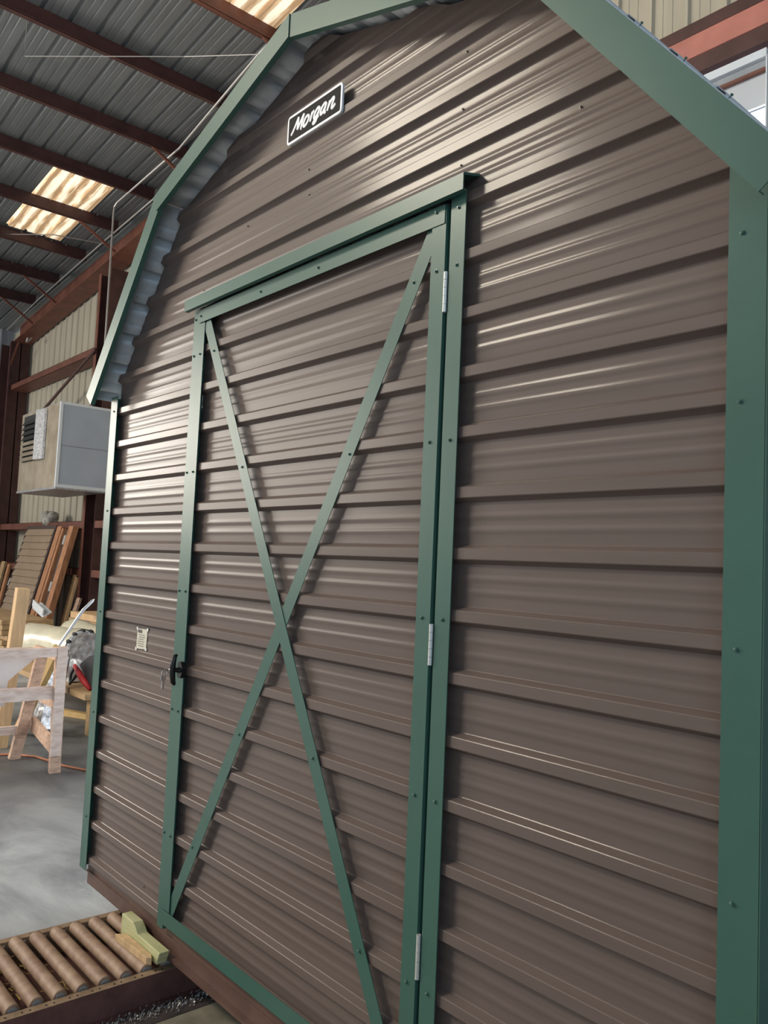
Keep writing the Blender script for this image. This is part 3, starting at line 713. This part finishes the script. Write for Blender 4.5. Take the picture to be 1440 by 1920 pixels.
for o in bpy.data.objects:
    if o.get('category') == 'door panel': o.location.x += .27
# boards standing behind
for (x, w_, zt, mt, lb) in ((-15.9, .14, -.30, 'owood', 'orange board standing upright in the far left corner'), (-16.3, .22, -.25, 'ply', 'wide plywood offcut standing in the far left corner'),
                        (-12.30, .10, -.38, 'ply', 'tan board leaning under the low girt beside the steel column'), (-12.18, .07, -.42, 'lwood', 'narrow pale board leaning beside the steel column'),
                        (-12.04, .14, -.75, 'pwood2', 'weathered grey-pink board standing at the foot of the steel column')):
    t_, pt_, L_ = leaning('leaning_board', lb, x, x+w_, 0, zt, 3.58, 3.35, None, None, 'board')
    slab(pt_, x, x+w_, 0, L_, -.02, .02).build('board_face', mt, t_)

# ------------------------------------------------------------------ floor clutter at the back
SCALE = (1.6-.01657)/(1.8-.01657)
pile = thing('plywood_stack', (-13.5, 2.7, -1.8), 'stack of tan plywood sheets behind the work table', 'plywood')
for k in range(10):
    j = rs.uniform(-.03, .03)
    B().box(-15.4+j, -11.3+j*2, 2.25+j, 3.0+j, -1.8+k*.075, -1.8+k*.075+.068).build('sheet', 'ply', pile)
low_cart = thing('low_cart', (-8.6, 2.3, -1.8), 'low wooden platform under the wrapped rolls', 'platform')
B().box(-10.0, -6.45, 1.62, 3.1, -1.44, -1.385).build('deck', 'ply', low_cart)
for x in (-9.9, -6.6):
    for yy in (1.7, 2.95): B().box(x, x+.09, yy, yy+.09, -1.8, -1.44).build('leg', 'ply', low_cart)
def roll(name, a, b, r0, r1, label):
    t = thing(name, ((a[0]+b[0])/2, (a[1]+b[1])/2, a[2]-r0), label, 'roll', 'wrapped insulation rolls')
    a, b = Vector(a), Vector(b); m = B(); n = 26; d = (b-a).normalized(); sd = d.cross(Vector((0, 0, 1))).normalized(); up = sd.cross(d)
    rows = []
    for i in range(19):
        u = i/18; c = a+(b-a)*u; rr = r0+(r1-r0)*u
        if i == 0: rr *= .55
        if i == 1: rr *= .86; c = a+(b-a)*.03
        row = []
        for j in range(n+1):
            th = 2*math.pi*(j % n)/n; q = rr*(1+.022*math.sin(3*th+i*.5)+.016*math.sin(7*th+i*1.3))
            row.append(c+(sd*math.cos(th)+up*math.sin(th))*q)
        rows.append(row)
    m.grid(rows).add(list(rows[0][:-1]), [tuple(range(n))]); m.build('wrapping', 'wrap', t, smooth='all')
    e = B(); rings = []
    for i, (f, o) in enumerate(((.97, .0), (.90, .05), (.72, .02), (.55, -.03), (.35, .015), (.12, -.04))):
        rings.append([b+d*(o+rs.uniform(-.012, .012))+(sd*math.cos(2*math.pi*(j % n)/n)+up*math.sin(2*math.pi*(j % n)/n))*r1*f*(1+(rs.uniform(-.06, .06) if j < n else 0)) for j in range(n+1)])
    for r_ in rings: r_[-1] = r_[0]
    e.grid(rings).add(rings[-1][:-1], [tuple(range(n))]); e.build('bunched_end', 'wrapend', t, smooth='all')
    k = B()
    for j in range(0, 26, 1):
        th = 2*math.pi*j/26; c = b+(sd*math.cos(th)+up*math.sin(th))*r1*.96+d*.03
        if j % 2 == 0: k.tube([c-d*.03, c+d*.03], [.024, .014], 6)
    k.build('gathered_edge', 'bagm', t, smooth='all')
    return t
roll('wrapped_roll', (-9.45, 1.93, -1.14), (-8.1, 2.2, -1.14), .215, .235, 'large plastic-wrapped roll with a bunched grey end lying on the platform')
roll('wrapped_roll', (-9.9, 2.70, -1.10), (-8.75, 2.78, -1.17), .20, .20, 'second pale wrapped roll behind the front one')
box = thing('cardboard_box', (-8.2, 2.8, -1.385), 'plain cardboard box behind the rolls at the shed corner', 'box')
B().box(-8.60, -7.9, 2.60, 2.95, -1.385, -.83).build('carton', 'card', box)
B().prism([(-8.62, -.83), (-7.9, -.83), (-7.85, -.80), (-8.65, -.79)], 'y', 2.52, 2.60).build('flap', 'card', box)
lp = thing('lumber_pile', (-10.4, 3.2, -1.8), 'low pile of brown planks along the back wall', 'lumber')
for k in range(9):
    B().box(-11.3+rs.uniform(0, .2), -8.6+rs.uniform(-.2, .2), 3.15, 3.5+rs.uniform(0, .05), -1.8+k*.1, -1.8+k*.1+.093).build('plank', 'ply' if k % 2 else 'lwood', lp)
plainthing('metal_bracket', B().beam((-11.95, 2.9, -.87), (-11.5, 2.92, -.99), .16, .015, (0, -.5, .8)).beam((-11.95, 2.84, -.83), (-11.5, 2.86, -.95), .02, .1), 'white', 'short white metal channel leaning behind the rolls', 'bracket')
# support under bracket is the plywood / lumber behind it
# bag
bag = thing('tool_bag', (-6.8, 1.85, -1.383), 'black bag with red trim on the platform edge at the shed corner', 'bag')
B().prism([(-7.10, -1.17), (-6.85, -1.06), (-6.55, -1.01), (-6.50, -1.385), (-6.68, -1.385)], 'y', 1.76, 2.0).build('body', 'bagm', bag, bevel=.03)
B().tube([(-7.12, 1.75, -1.19), (-6.98, 1.74, -1.24), (-6.80, 1.74, -1.31), (-6.66, 1.75, -1.37)], [.02, .032, .034, .02], 8).build('red_trim', 'redf', bag, smooth='all')
B().tube([(-7.12, 1.76, -1.19), (-7.13, 1.72, -1.28), (-7.08, 1.70, -1.37), (-7.03, 1.71, -1.32), (-6.97, 1.74, -1.24)], .016, 6).build('strap', 'bagm', bag, smooth='all')
m = B(); c = Vector((-7.30, 1.80, -1.27))
vs = []; fs = []
for i in range(10):
    for j in range(16):
        th = math.pi*i/9; ph = 2*math.pi*j/16; q = 1+rs.uniform(-.18, .18)
        vs.append((c.x+.16*q*math.sin(th)*math.cos(ph), c.y+.13*q*math.sin(th)*math.sin(ph), max(c.z+.12*q*math.cos(th), -1.383)))
for i in range(9):
    for j in range(16): fs.append((i*16+j, (i+1)*16+j, (i+1)*16+(j+1) % 16, i*16+(j+1) % 16))
plainthing('plastic_bundle', m.add(vs, fs), 'clear', 'crumpled clear plastic sheeting on the platform in front of the roll', 'plastic')
plainthing('foil_pack', B().beam((-6.75, 1.35, -1.79), (-7.05, 1.55, -1.06), .22, .16, (1, 0, 0)), 'mesh', 'shiny crumpled foil-wrapped pack seen between the table posts', 'pack', bevel=.03)
plainthing('leaning_board', B().beam((-6.9, 1.15, -1.79), (-6.15, 1.22, -.90), .05, .12, (1, 0, 0)), 'ywood', 'yellowish board leaning up behind the work table panel', 'board')
plainthing('metal_rod', B().tube([(-5.52, 1.0, -.80), (-5.48, 1.17, -.50), (-5.46, 1.235, -.42), (-5.455, 1.25, -.40)], [.010, .014, .014, .004], 8), 'silver', 'thin silver rod sticking up from the table corner', 'rod', smooth=True)
plainthing('wooden_post', B().beam((-6.42, .86, -1.8), (-6.30, .92, -.355), .11, .09, (1, 0, 0)), 'lwood', 'upright pale wooden post standing behind the work table', 'post', bevel=.004)
plainthing('floor_plank', B().beam((-8.0, 1.72, -1.77), (-7.22, 2.06, -1.77), .10, .06), 'ywood', 'short yellow plank lying on the concrete behind the table leg', 'plank', bevel=.003)
plainthing('extension_cord', B().tube([(-6.3, .2, -1.79), (-6.11, .76, -1.79), (-6.07, .85, -1.79), (-5.9, 1.0, -1.79), (-5.66, 1.06, -1.79), (-5.48, 1.09, -1.79), (-5.23, 1.20, -1.79), (-4.9, 1.5, -1.79), (-4.6, 2.2, -1.79)], .010, 6), 'cord', 'orange extension cord lying across the floor under the table', 'cord', smooth='all')
# ------------------------------------------------------------------ work table
tb = thing('work_table', (-5.6, 0, -1.8), 'rough pinkish timber work table with crossbraced legs', 'table')
TX, TB = -5.33, -5.92
Y1 = 1.0
B().beam((TX, .97, -1.8), (TX, .955, -.785), .085, .045, (1, 0, 0)).build('leg', 'pwood2', tb)
B().box(TX+.024, TX+.045, .915, .995, -1.66, -.785).build('leg_facing', 'pwood', tb)
B().beam((TB-.02, .84, -1.8), (TB+.1, .97, -.9), .09, .05, (1, 0, 0)).build('leg', 'pwood2', tb)
B().beam((TX, -2.0, -1.8), (TX, -2.0, -.785), .045, .09, (1, 0, 0)).build('leg', 'pwood2', tb)
B().beam((TB, -2.0, -1.8), (TB, -2.0, -.83), .05, .09, (1, 0, 0)).build('leg', 'pwood2', tb)
B().box(TX, TX+.04, -2.05, .92, -.862, -.79).build('top_rail', 'pwood', tb)
B().box(TX-.02, TX+.02, -2.05, .94, -1.205, -1.115).build('middle_rail', 'pwood', tb)
B().box(TX-.02, TX, -2.05, .93, -1.115, -1.10).build('rail_ledge', 'pwood', tb)
B().box(TB-.02, TB+.02, -2.05, .93, -1.585, -1.515).build('lower_rail', 'pwood', tb)
B().box(TB-.02, TB+.02, -2.05, .92, -.91, -.85).build('top_rail', 'pwood', tb)
B().box(TB, TX, .93, .965, -.90, -.83).build('end_rail', 'pwood2', tb)
B().beam((TB, .965, -1.50), (TX, .955, -1.60), .03, .12).build('cross_bar', 'pwood2', tb)
B().beam((TB, .965, -1.24), (TX, .955, -1.25), .03, .09).build('cross_bar', 'pwood2', tb)
pp = [(-2.0, -.83), (.84, -.83), (.66, -1.0), (.60, -1.06), (.60, -1.27), (-2.0, -1.27)]
vs = [(-5.40-.25*(-.83-z), y, z) for y, z in pp] + [(-5.42-.25*(-.83-z), y, z) for y, z in pp]
n = len(pp); B().add(vs, [tuple(range(n)), tuple(range(2*n-1, n-1, -1))]+[(i, i+n, (i+1) % n+n, (i+1) % n) for i in range(n)]).build('hanging_board', 'foam', tb)

for o in list(bpy.data.objects):
    if '_b' in o.keys(): del o['_b']
